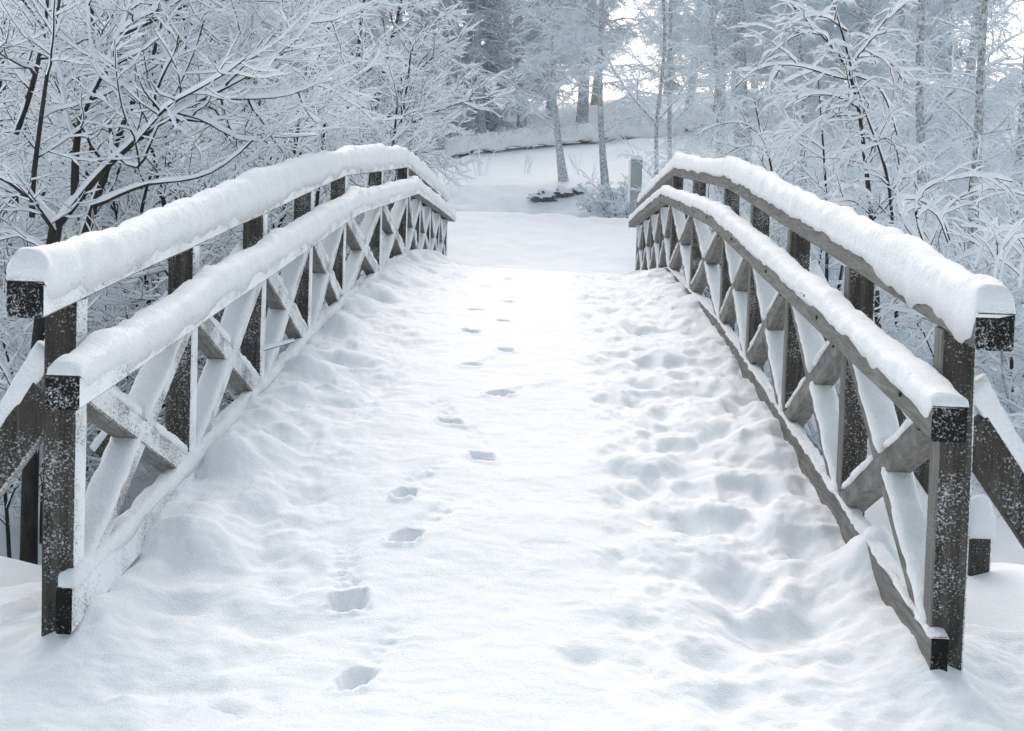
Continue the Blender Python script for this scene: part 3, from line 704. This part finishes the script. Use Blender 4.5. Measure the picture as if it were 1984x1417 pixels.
arcs('sapling', [[(1850, 760), (1850, 600), (1835, 520), (1790, 450)], [(1870, 760), (1900, 620), (1940, 560), (1990, 540)], [(1840, 760), (1780, 620), (1760, 560), (1720, 540)], [(1960, 760), (1960, 640), (1930, 560), (1890, 520)],
                 [(2020, 760), (2010, 620), (1990, 500)]], 10.0, 49, 'tangle of snowy shoots behind the near end of the right railing', r=.016, sp=SAP2)
arcs('sapling', [[(1330, 520), (1400, 420), (1440, 380), (1500, 400)], [(1360, 520), (1380, 440), (1350, 390), (1310, 380)], [(1450, 560), (1480, 470), (1520, 430), (1570, 440)], [(1420, 560), (1440, 460), (1420, 400)]], 18.0, 51,
     'snowy twigs low behind the far half of the right railing', r=.018, sp=SAP2)

UND = Spec(num=[12, 12, 8], ref=[2.6, 1.2, .5], len=[1.1, .45, .18], start=[.12, .10, .10], ang=[(30, 70), (30, 70), (30, 70)], flat=[.8, .8, .9],
           rad=[.013, .0065, .0045], pts=[9, 6, 4], wob=[.13, .17, .18], trop=[.1, -.1, -.1], trop2=[-1.0, -.8, -.4], snow=[.018, .012, .009])
for (x, y, sd_, ns, L, lab) in ((3.7, 9.6, 131, 9, 2.6, 'grey twiggy bush just behind the near end of the right railing'), (4.6, 13.4, 132, 10, 3.0, 'frosted twiggy bush right of the bowed young birch'),
                                (3.3, 15.6, 133, 10, 3.0, 'frosted twiggy bush behind the stems of the bowed young birch'), (6.6, 15.5, 134, 11, 3.6, 'wide frosted bush under the thick trunk at the right edge'),
                                (3.2, 20.0, 135, 10, 3.0, 'fine twigged bush over the far half of the right railing'), (7.2, 21.5, 136, 11, 4.2, 'tall fine twigged bush between the trunks at the right'),
                                (4.9, 18.2, 137, 10, 3.4, 'fine twigged bush left of the dark trunk on the right'), (4.4, 26.0, 138, 10, 3.2, 'frosted bush right of the forked slender tree')):
    rs_ = np.random.RandomState(sd_); b_ = (x, y, gz(x, y)-.1); ss = []
    for i in range(ns):
        az = 2*PI*(i+rs_.uniform(.1, .9))/ns; ln = math.radians(rs_.uniform(6, 48)); d_ = np.array([math.cos(az)*math.sin(ln), math.sin(az)*math.sin(ln), math.cos(ln)])
        P_ = shoot(rs_, np.array(b_)+d_*.05, d_, L*rs_.uniform(.8, 1.2), 12, .07, .0, -.7); P_[:, 0] = np.maximum(P_[:, 0], 1.95)
        ss.append((P_, taper(12, .022*rs_.uniform(.7, 1.1), .006)))
    UT = tree_obj('bush', b_, ss, UND, sd_, (M_BARKG, M_BARKG, M_FROST), lab, 'bush', 'undergrowth behind the right railing', sides=(6, 4, 3, 3), gap=-.75)
# ---- tall frosted trees
FROST = Spec(num=[34, 12, 8], ref=[9, 1.8, .8], len=[2.9, 1.05, .55], start=[.08, .12, .1], ang=[(45, 80), (30, 65), (25, 60)], flat=[.8, .7, .9],
             rad=[.022, .009, .006], pts=[9, 6, 4], wob=[.11, .15, .16], trop=[.5, -.4, -.6], trop2=[-1.6, -1.6, -1.2], snow=[.024, .017, .013])
def frosted(base, seed, H, r, label, sp=FROST, bend=0.0, mats=None, group=None, name='frosted_birch', rtop=.03, flare=.5):
    rs = np.random.RandomState(seed); n = 18
    P = shoot(rs, np.array(base)-np.array([0, 0, .15]), np.array([bend, 0, 1.0]), H, n, .018, .05)
    return tree_obj(name, tuple(base), [(P, taper(n, r, rtop, flare))], sp, seed, mats or (M_BIRCH, M_BARKG, M_FROST), label, 'tree', group, sides=(9, 4, 3, 3), gap=-2, wide=.3)
def at(px, D): 
    p = bp(px, 300, D); return (p[0], D, gz(p[0], D))
M3 = (M_BARKG, M_BARKG, M_FROST)
# the two birches on the bank
st = []
p_ = at(1092, 42.0)
add([(1092, 356), (1089, 330), (1083, 290), (1079, 240), (1072, 190), (1066, 120), (1072, 40), (1080, -60), (1084, -160)], 42.0, .15, .04, 18)
st[0] = (st[0][0], taper(18, .10, .035, .8)); st[0][0][0][2] = p_[2]-.1
SPB = Spec(**{**FROST.__dict__, 'start': [.2, .12, .1], 'num': [26, 12, 8], 'len': [3.2, 1.1, .55]})
tree_obj('frosted_birch', tuple(st[0][0][0]), st, SPB, 61, (M_BIRCH, M_BARKG, M_FROST), 'slim leaning birch alone on the white bank beyond the bridge', 'tree', sides=(9, 4, 3, 3), gap=-2, wide=.3)
st = []
p_ = at(1172, 40.0)
add([(1174, 372), (1170, 330), (1164, 250), (1162, 120), (1166, 0), (1168, -160)], 40.0, .13, .06, 18)
st[0] = (st[0][0], taper(18, .092, .05, .6)); st[0][0][0][2] = p_[2]-.1
tree_obj('frosted_birch', tuple(st[0][0][0]), st, SPB, 62, M3, 'straight dark trunked birch rising from the snowy bush beyond the bridge', 'tree', sides=(9, 4, 3, 3), gap=-2, wide=.3)
# slender trees right of the far railing end
st = []
add([(1274, 420), (1272, 330), (1270, 240), (1284, 150), (1290, 60), (1283, -20), (1280, -120)], 29.0, .05, .03, 16)
add([(1271, 238), (1240, 205), (1210, 170), (1185, 130)], 29.0, .035, .015); add([(1271, 236), (1300, 205), (1330, 160), (1360, 120)], 29.0, .035, .015)
SPC = Spec(**{**FROST.__dict__, 'start': [.3, .12, .1], 'num': [20, 13, 9], 'len': [1.8, .65, .3], 'rad': [.016, .007, .005], 'snow': [.016, .011, .009]})
tree_obj('slender_tree', tuple(st[0][0][0]), st, SPC, 63, M3, 'slender dark tree forking in a wide Y, right of the pale marker post', 'tree', sides=(8, 4, 3, 3), gap=-2)
st = []
add([(1300, 420), (1298, 330), (1297, 250), (1298, 120), (1300, 0), (1300, -120)], 33.0, .06, .04, 16)
tree_obj('slender_tree', tuple(st[0][0][0]), st, SPC, 64, M3, 'straight dark slender tree close behind the forked one', 'tree', sides=(8, 4, 3, 3), gap=-2)
# right hand trunks
st = []
add([(1795, 640), (1788, 420), (1784, 300), (1780, 150), (1786, 0), (1790, -140)], 19.0, .070, .05, 16)
add([(1786, 250), (1830, 190), (1890, 140), (1960, 110)], [19, 18.8, 18.5, 18.3], .03, .012)
add([(1788, 330), (1830, 290), (1890, 262), (1960, 250)], [19, 18.8, 18.5, 18.3], .025, .012)
SPD = Spec(**{**FROST.__dict__, 'start': [.25, .12, .1], 'rad': [.014, .006, .0042], 'snow': [.015, .009, .007], 'num': [26, 14, 9], 'len': [1.7, .6, .26]})
tree_obj('bare_tree', tuple(st[0][0][0]), st, SPD, 65, M3, 'thick straight trunk with drooping frosted twigs near the right edge', 'tree', sides=(9, 4, 3, 3), gap=-2)
st = []
add([(1755, 600), (1757, 420), (1754, 250), (1750, 80), (1745, -60), (1745, -160)], 23.0, .055, .04, 16)
tree_obj('bare_tree', tuple(st[0][0][0]), st, SPD, 66, M3, 'dark trunk just left of the thick straight one on the right', 'tree', sides=(9, 4, 3, 3), gap=-2)
for (px, D, seed, lab) in ((1885, 17.0, 67, 'leaning bare tree with tangled grey branches at the right side'), (1965, 21.0, 68, 'bare tree with dense twigs at the right edge'), (1560, 26.0, 69, 'frosted tree behind the bowed young birch'),
                           (1400, 30.0, 70, 'frosted tree with drooping twigs behind the far right railing')):
    p_ = at(px, D); frosted(p_, seed, 7.5, .085, lab, SPD, bend=.04*(seed % 3-1), mats=M3, name='bare_tree')

# far wood: a few kinds, each tree a copy of its own
NG = 'tall frosted trees of the wood beyond the road'
kinds = [frosted(at(1010, 66.0), 81, 15, .20, 'tall frosted birch with drooping twigs, in the wood beyond the road', Spec(**{**FROST.__dict__, 'len': [3.4, 1.3, .7], 'rad': [.03, .013, .010], 'snow': [.022, .015, .012], 'num': [44, 16, 10]}), group=NG),
         frosted(at(1125, 64.0), 82, 16, .24, 'tall frosted tree with a thick grey trunk, in the wood beyond the road', Spec(**{**FROST.__dict__, 'len': [2.8, 1.1, .6], 'rad': [.03, .013, .010], 'snow': [.022, .015, .012], 'start': [.16, .1, .1], 'num': [38, 15, 10]}), mats=M3, group=NG, name='frosted_tree', rtop=.1)]
SPRUCE = Spec(num=[78, 20, 9], ref=[12, 2.2, .8], len=[2.9, 1.0, .38], start=[.06, .12, .1], ang=[(75, 105), (40, 70), (30, 65)], flat=[.5, .5, .9],
              rad=[.035, .022, .016], pts=[8, 5, 3], wob=[.05, .07, .1], trop=[-.25, -.5, -.6], trop2=[.3, -.5, -.5], snow=[.035, .016, .006])
kinds.append(frosted(at(895, 62.0), 83, 14, .22, 'dark snowy conifer in the wood beyond the road', SPRUCE, mats=(M_BARKG, M_NEEDLE, M_FROST), group='dark conifers beyond the road', name='snowy_conifer'))
rg = random.Random(12)
WOOD = [(930, 60, 2), (860, 66, 2), (960, 70, 2), (820, 60, 2), (780, 68, 2), (905, 76, 2), (1330, 62, 0), (1390, 58, 1), (1460, 64, 0), (1530, 54, 1), (1600, 60, 0), (1675, 52, 1),
        (1740, 62, 0), (1820, 50, 1), (1440, 44, 0), (1640, 42, 0), (1850, 38, 0), (1500, 78, 2), (1620, 80, 2), (1760, 78, 1), (980, 84, 1), 
        (1150, 76, 0), (1290, 84, 1), (1420, 86, 0), (1560, 88, 1), (1700, 90, 1), (840, 86, 2), (1062, 72, 0), (1128, 84, 0), (1000, 78, 2), (740, 62, 0), (660, 66, 1), (560, 60, 0), (450, 64, 1), (340, 58, 0), (230, 64, 1), (100, 60, 0), (20, 54, 1), (-60, 60, 0),
        (700, 46, 0), (560, 44, 1), (400, 42, 0), (250, 44, 1), (80, 40, 0), (620, 80, 2), (480, 82, 2), (300, 80, 2), (120, 78, 2)]
for (px, D, k_) in WOOD:
    p_ = at(px, D); s_ = rg.uniform(.85, 1.15)
    lab = ('frosted tree in the wood beyond the road, %s' % ('left of the bridge' if px < 800 else 'above the gap between the railings' if px < 1240 else 'right of the bridge'),)[0]
    if k_ == 2: lab = 'dark snowy conifer in the wood beyond the road, %s' % ('left of the bridge' if px < 800 else 'left in the gap' if px < 1240 else 'right of the bridge')
    copy_tree(kinds[k_], p_, rg.uniform(0, 6.28), s_, lab)

# ---- shrubs, hedge, stones, marker post
SHR = Spec(num=[9, 6], ref=[.9, .5], len=[.42, .2], start=[.1, .1], ang=[(25, 65), (25, 65)], flat=[.9, .9], rad=[.011, .008], pts=[6, 4], wob=[.16, .18], trop=[-.3, -.3], trop2=[-.8, -.5], snow=[.032, .026])
def shrub(base, seed, n_st, L, lean, label, r=.016, sp=SHR, name='shrub', mats=None):
    rs = np.random.RandomState(seed); stems = []
    for i in range(n_st):
        az = rs.uniform(0, 2*PI); ln = math.radians(rs.uniform(*lean)); d = np.array([math.cos(az)*math.sin(ln), math.sin(az)*math.sin(ln), math.cos(ln)])
        stems.append((shoot(rs, np.array(base)+d*.03+rs.normal(0, .08, 3)*np.array([1, 1, 0])*min(1, L), d, L*rs.uniform(.6, 1.15), 8, .08, -.2, -.8), taper(8, r, .006)))
    return tree_obj(name, tuple(base), stems, sp, seed, mats or (M_BARK, M_BARK, M_FROST), label, 'shrub', sides=(5, 3, 3), wide=.3)
shrub(at(1195, 37.5), 91, 26, 1.25, (5, 70), 'dense snowy bush at the foot of the dark trunked birch')
shrub(at(1218, 36.0), 92, 20, 1.0, (5, 75), 'snow heaped bush beside the pale marker post')
shrub(at(1150, 39.0), 93, 10, .8, (5, 70), 'small snowy bush left of the dark trunked birch')
STK = Spec(num=[3], ref=[.9], len=[.28], start=[.3], ang=[(15, 40)], flat=[1.], rad=[.006], pts=[5], wob=[.08], trop=[.2], trop2=[.1], snow=[.012])
shrub(at(934, 43.0), 94, 9, 1.25, (4, 22), 'thin frosted stalks standing on the white bank, at the left', r=.010, sp=STK, name='stalks', mats=(M_FROST, M_FROST, M_FROST))
shrub(at(1025, 43.5), 95, 6, .95, (4, 22), 'thin frosted stalks on the white bank beside the leaning birch', r=.009, sp=STK, name='stalks', mats=(M_FROST, M_FROST, M_FROST))
for k_, (px, D, L_, lab) in enumerate(((1120, 43.0, .75, 'frosted stalks between the two birches'),
                                     (890, 45.0, .9, 'frosted stalks at the left end of the white bank'), (1148, 41.0, .6, 'frosted stalks beside the foot of the dark trunked birch'))):
    shrub(at(px, D), 101+k_, 5+k_ % 4, L_, (4, 30), lab, r=.008, sp=STK, name='stalks', mats=(M_FROST, M_FROST, M_FROST))
# hedge along the road
def hedge():
    n = 260; D0, D1 = 51.0, 55.0
    px = np.linspace(865, 1500, n); D = np.linspace(D0, D1, n)
    ctr = np.array([bp(p, 300, d) for p, d in zip(px, D)]); ctr[:, 2] = ground_h(ctr[:, 0], ctr[:, 1])+.10
    return ctr
hc = hedge(); nh = len(hc)
HG = empty('clipped_hedge', tuple(hc[nh//2]-np.array([0, 0, .1]))); setp(HG, 'long low hedge smothered in snow along the road beyond the bank', 'hedge')
snow_sweep('snow_cover', hc+np.array([0, 0, .12]), .42, .50, HG, (.20, .20), 5, side=(.05, -1, 0), amp=.07, nprof=15, vertical_up=True, mat=M_FAR, over=.06)
rs = np.random.RandomState(9); tw = []
for k_ in range(2600):
    i = rs.randint(0, nh); p = hc[i]+np.array([rs.uniform(-.1, .1), rs.uniform(-.45, .3), rs.uniform(.0, .62)])
    Q = shoot(rs, p, np.array([rs.normal(0, .6), rs.normal(-.5, .5), .8]), rs.uniform(.15, .38), 4, .15, .0)
    tw.append((Q, np.full(4, .006), .02))
v, q = tube_mesh(tw, 3); mesh_obj('twigs', v, [q], M_BARKG, HG)
v, q = snow_mesh(tw, 3, -2); mesh_obj('twig_snow', v, [q], M_FROST, HG)
# stones in the dip
def stone(px, py, D, sx, sy, sz, seed, label):
    p = bp(px, py, D); z = gz(p[0], D); n1, n2_ = 24, 14
    th, ph = np.meshgrid(np.linspace(0, 2*PI, n1, endpoint=False), np.linspace(.02, PI-.02, n2_))
    dirs = np.stack([np.cos(th)*np.sin(ph), np.sin(th)*np.sin(ph), np.cos(ph)], -1)
    r = 1+.40*fbm(dirs*2.3+seed, seed, 4, .6); V = dirs*r[..., None]*np.array([sx, sy, sz])+np.array([p[0], D, z+.35*sz])
    idx = np.arange(n1*n2_).reshape(n2_, n1); Q = np.stack([idx[:-1], np.roll(idx[:-1], -1, 1), np.roll(idx[1:], -1, 1), idx[1:]], -1).reshape(-1, 4)
    T = empty('stone', (p[0], D, z)); setp(T, label, 'stone')
    mesh_obj('rock', V.reshape(-1, 3), [Q], M_STONE, T)
    up = dirs[..., 2] > .12
    V2 = dirs*(r*1.05)[..., None]*np.array([sx, sy, sz])+np.array([p[0], D, z+.35*sz]); V2[..., 2] += .25*sz*np.clip(dirs[..., 2], 0, 1)+.06*sz*vn(V2*6, 4)
    m_ = (idx[:-1] < 0) | (dirs[:-1, :, 2]+.22*vn(dirs[:-1]*3+seed, 3) > .20)
    Q2 = np.stack([idx[:-1], np.roll(idx[:-1], -1, 1), np.roll(idx[1:], -1, 1), idx[1:]], -1)[m_]
    mesh_obj('snow_cap', V2.reshape(-1, 3), [Q2], M_FAR, T)
M_STONE = bark_mat('stone', (0.06, 0.065, 0.07), (0.2, 0.21, 0.22), (4, 4, 4))
stone(1052, 386, 40.0, .38, .28, .17, 3, 'low dark stone capped with snow in the shaded dip, the left one')
stone(1092, 378, 40.3, .30, .25, .15, 8, 'dark stone half buried in snow in the shaded dip, the middle one')
stone(1120, 374, 40.5, .2, .2, .12, 12, 'small stone at the right of the row in the shaded dip')
# marker post beyond the right railing
m, nt, b = newmat('painted_board'); M_PAINT = m
tc = nt.nodes.new('ShaderNodeTexCoord').outputs['Object']
nt.links.new(ramp(nt, noise(nt, tc, 6.0, 4, .6), [(.3, (.30, .34, .34)), (.7, (.40, .44, .44))]), b.inputs['Base Color']); b.inputs['Roughness'].default_value = .6
def marker():
    D = 27.0; a = bp(1231, 405, D); s_ = D/F_PX
    T = empty('marker_post', (a[0], D, a[2]-.15)); setp(T, 'pale grey square post with a snowy top at the far end of the right railing', 'post')
    w_ = 22*s_; h = 95*s_+.15
    base = np.array([a[0], D+w_/2, a[2]-.15])
    beam('lower_panel', line(base, base+np.array([0, 0, .15+36*s_]), .1), w_, w_, [M_PAINT], T, cham=.01)
    beam('upper_panel', line(base+np.array([0, 0, .162+36*s_]), base+np.array([0, 0, h]), .1), w_*.97, w_*.97, [M_PAINT], T, cham=.01)
    t = base+np.array([0, 0, h]); snow_sweep('snow_cap', line(t-np.array([0, w_/2+.01, 0]), t+np.array([0, w_/2+.01, 0]), .02), w_/2, .10, T, (.05, .03), 9, amp=.008)
    sdp = base+np.array([-w_/2-.012, 0, .3]); beam('side_snow', line(sdp, sdp+np.array([0, 0, h-.32]), .05), .05, w_*.9, [M_SNOW], T, cham=.018)
marker()
# stump post with a tall snow cap behind the near right post
def stump():
    D = 6.3; a = bp(1899, 1112, D); s_ = D/F_PX; w_ = 40*s_; h = 70*s_
    T = empty('short_post', (a[0], D, a[2]-.1)); setp(T, 'short dark post under a tall white snow cap behind the nearest right post', 'post')
    base = np.array([a[0], D+w_/2, a[2]-.2])
    beam('stump', line(base, base+np.array([0, 0, h+.2]), .06), w_, w_, [M_POST, M_END], T)
    t = base+np.array([0, 0, h+.2]); snow_sweep('snow_cap', line(t-np.array([0, w_/2+.012, 0]), t+np.array([0, w_/2+.012, 0]), .01), w_/2, .20, T, (.03, .03), 4, amp=.010, nprof=21, over=.02)
stump()
# a snowed twig caught in the left railing
st = []
add([(440, 698), (470, 690), (520, 676), (570, 662)], [8.0, 7.95, 7.9, 7.85], .007, .006, 8)
T = empty('fallen_twig', tuple(st[0][0][0])); setp(T, 'thin snow topped twig poking through the left railing', 'twig')
v, q = tube_mesh([(st[0][0], st[0][1], .03)], 5); mesh_obj('stick', v, [q], M_BARK, T)
v, q = snow_mesh([(st[0][0], st[0][1], .03)], 2); mesh_obj('snow_cover', v, [q], M_BSNOW, T)

# ------------------------------------------------------------------ cold hazy air
def haze():
    me = bpy.data.meshes.new('haze'); bm = bmesh.new(); bmesh.ops.create_cube(bm, size=1.0)
    for v in bm.verts: v.co = Vector((v.co.x*330, v.co.y*235+72, v.co.z*46+13))
    bm.to_mesh(me); bm.free()
    o = bpy.data.objects.new('haze', me); C.objects.link(o); o['kind'] = 'stuff'
    m = bpy.data.materials.new('haze_air'); m.use_nodes = True; nt = m.node_tree; nt.nodes.clear()
    v = nt.nodes.new('ShaderNodeVolumePrincipled'); v.inputs['Color'].default_value = (.93, .96, 1, 1); v.inputs['Density'].default_value = HAZE; v.inputs['Anisotropy'].default_value = 0.0
    ou = nt.nodes.new('ShaderNodeOutputMaterial'); nt.links.new(v.outputs[0], ou.inputs['Volume']); me.materials.append(m)
HAZE = 0.0009
haze()
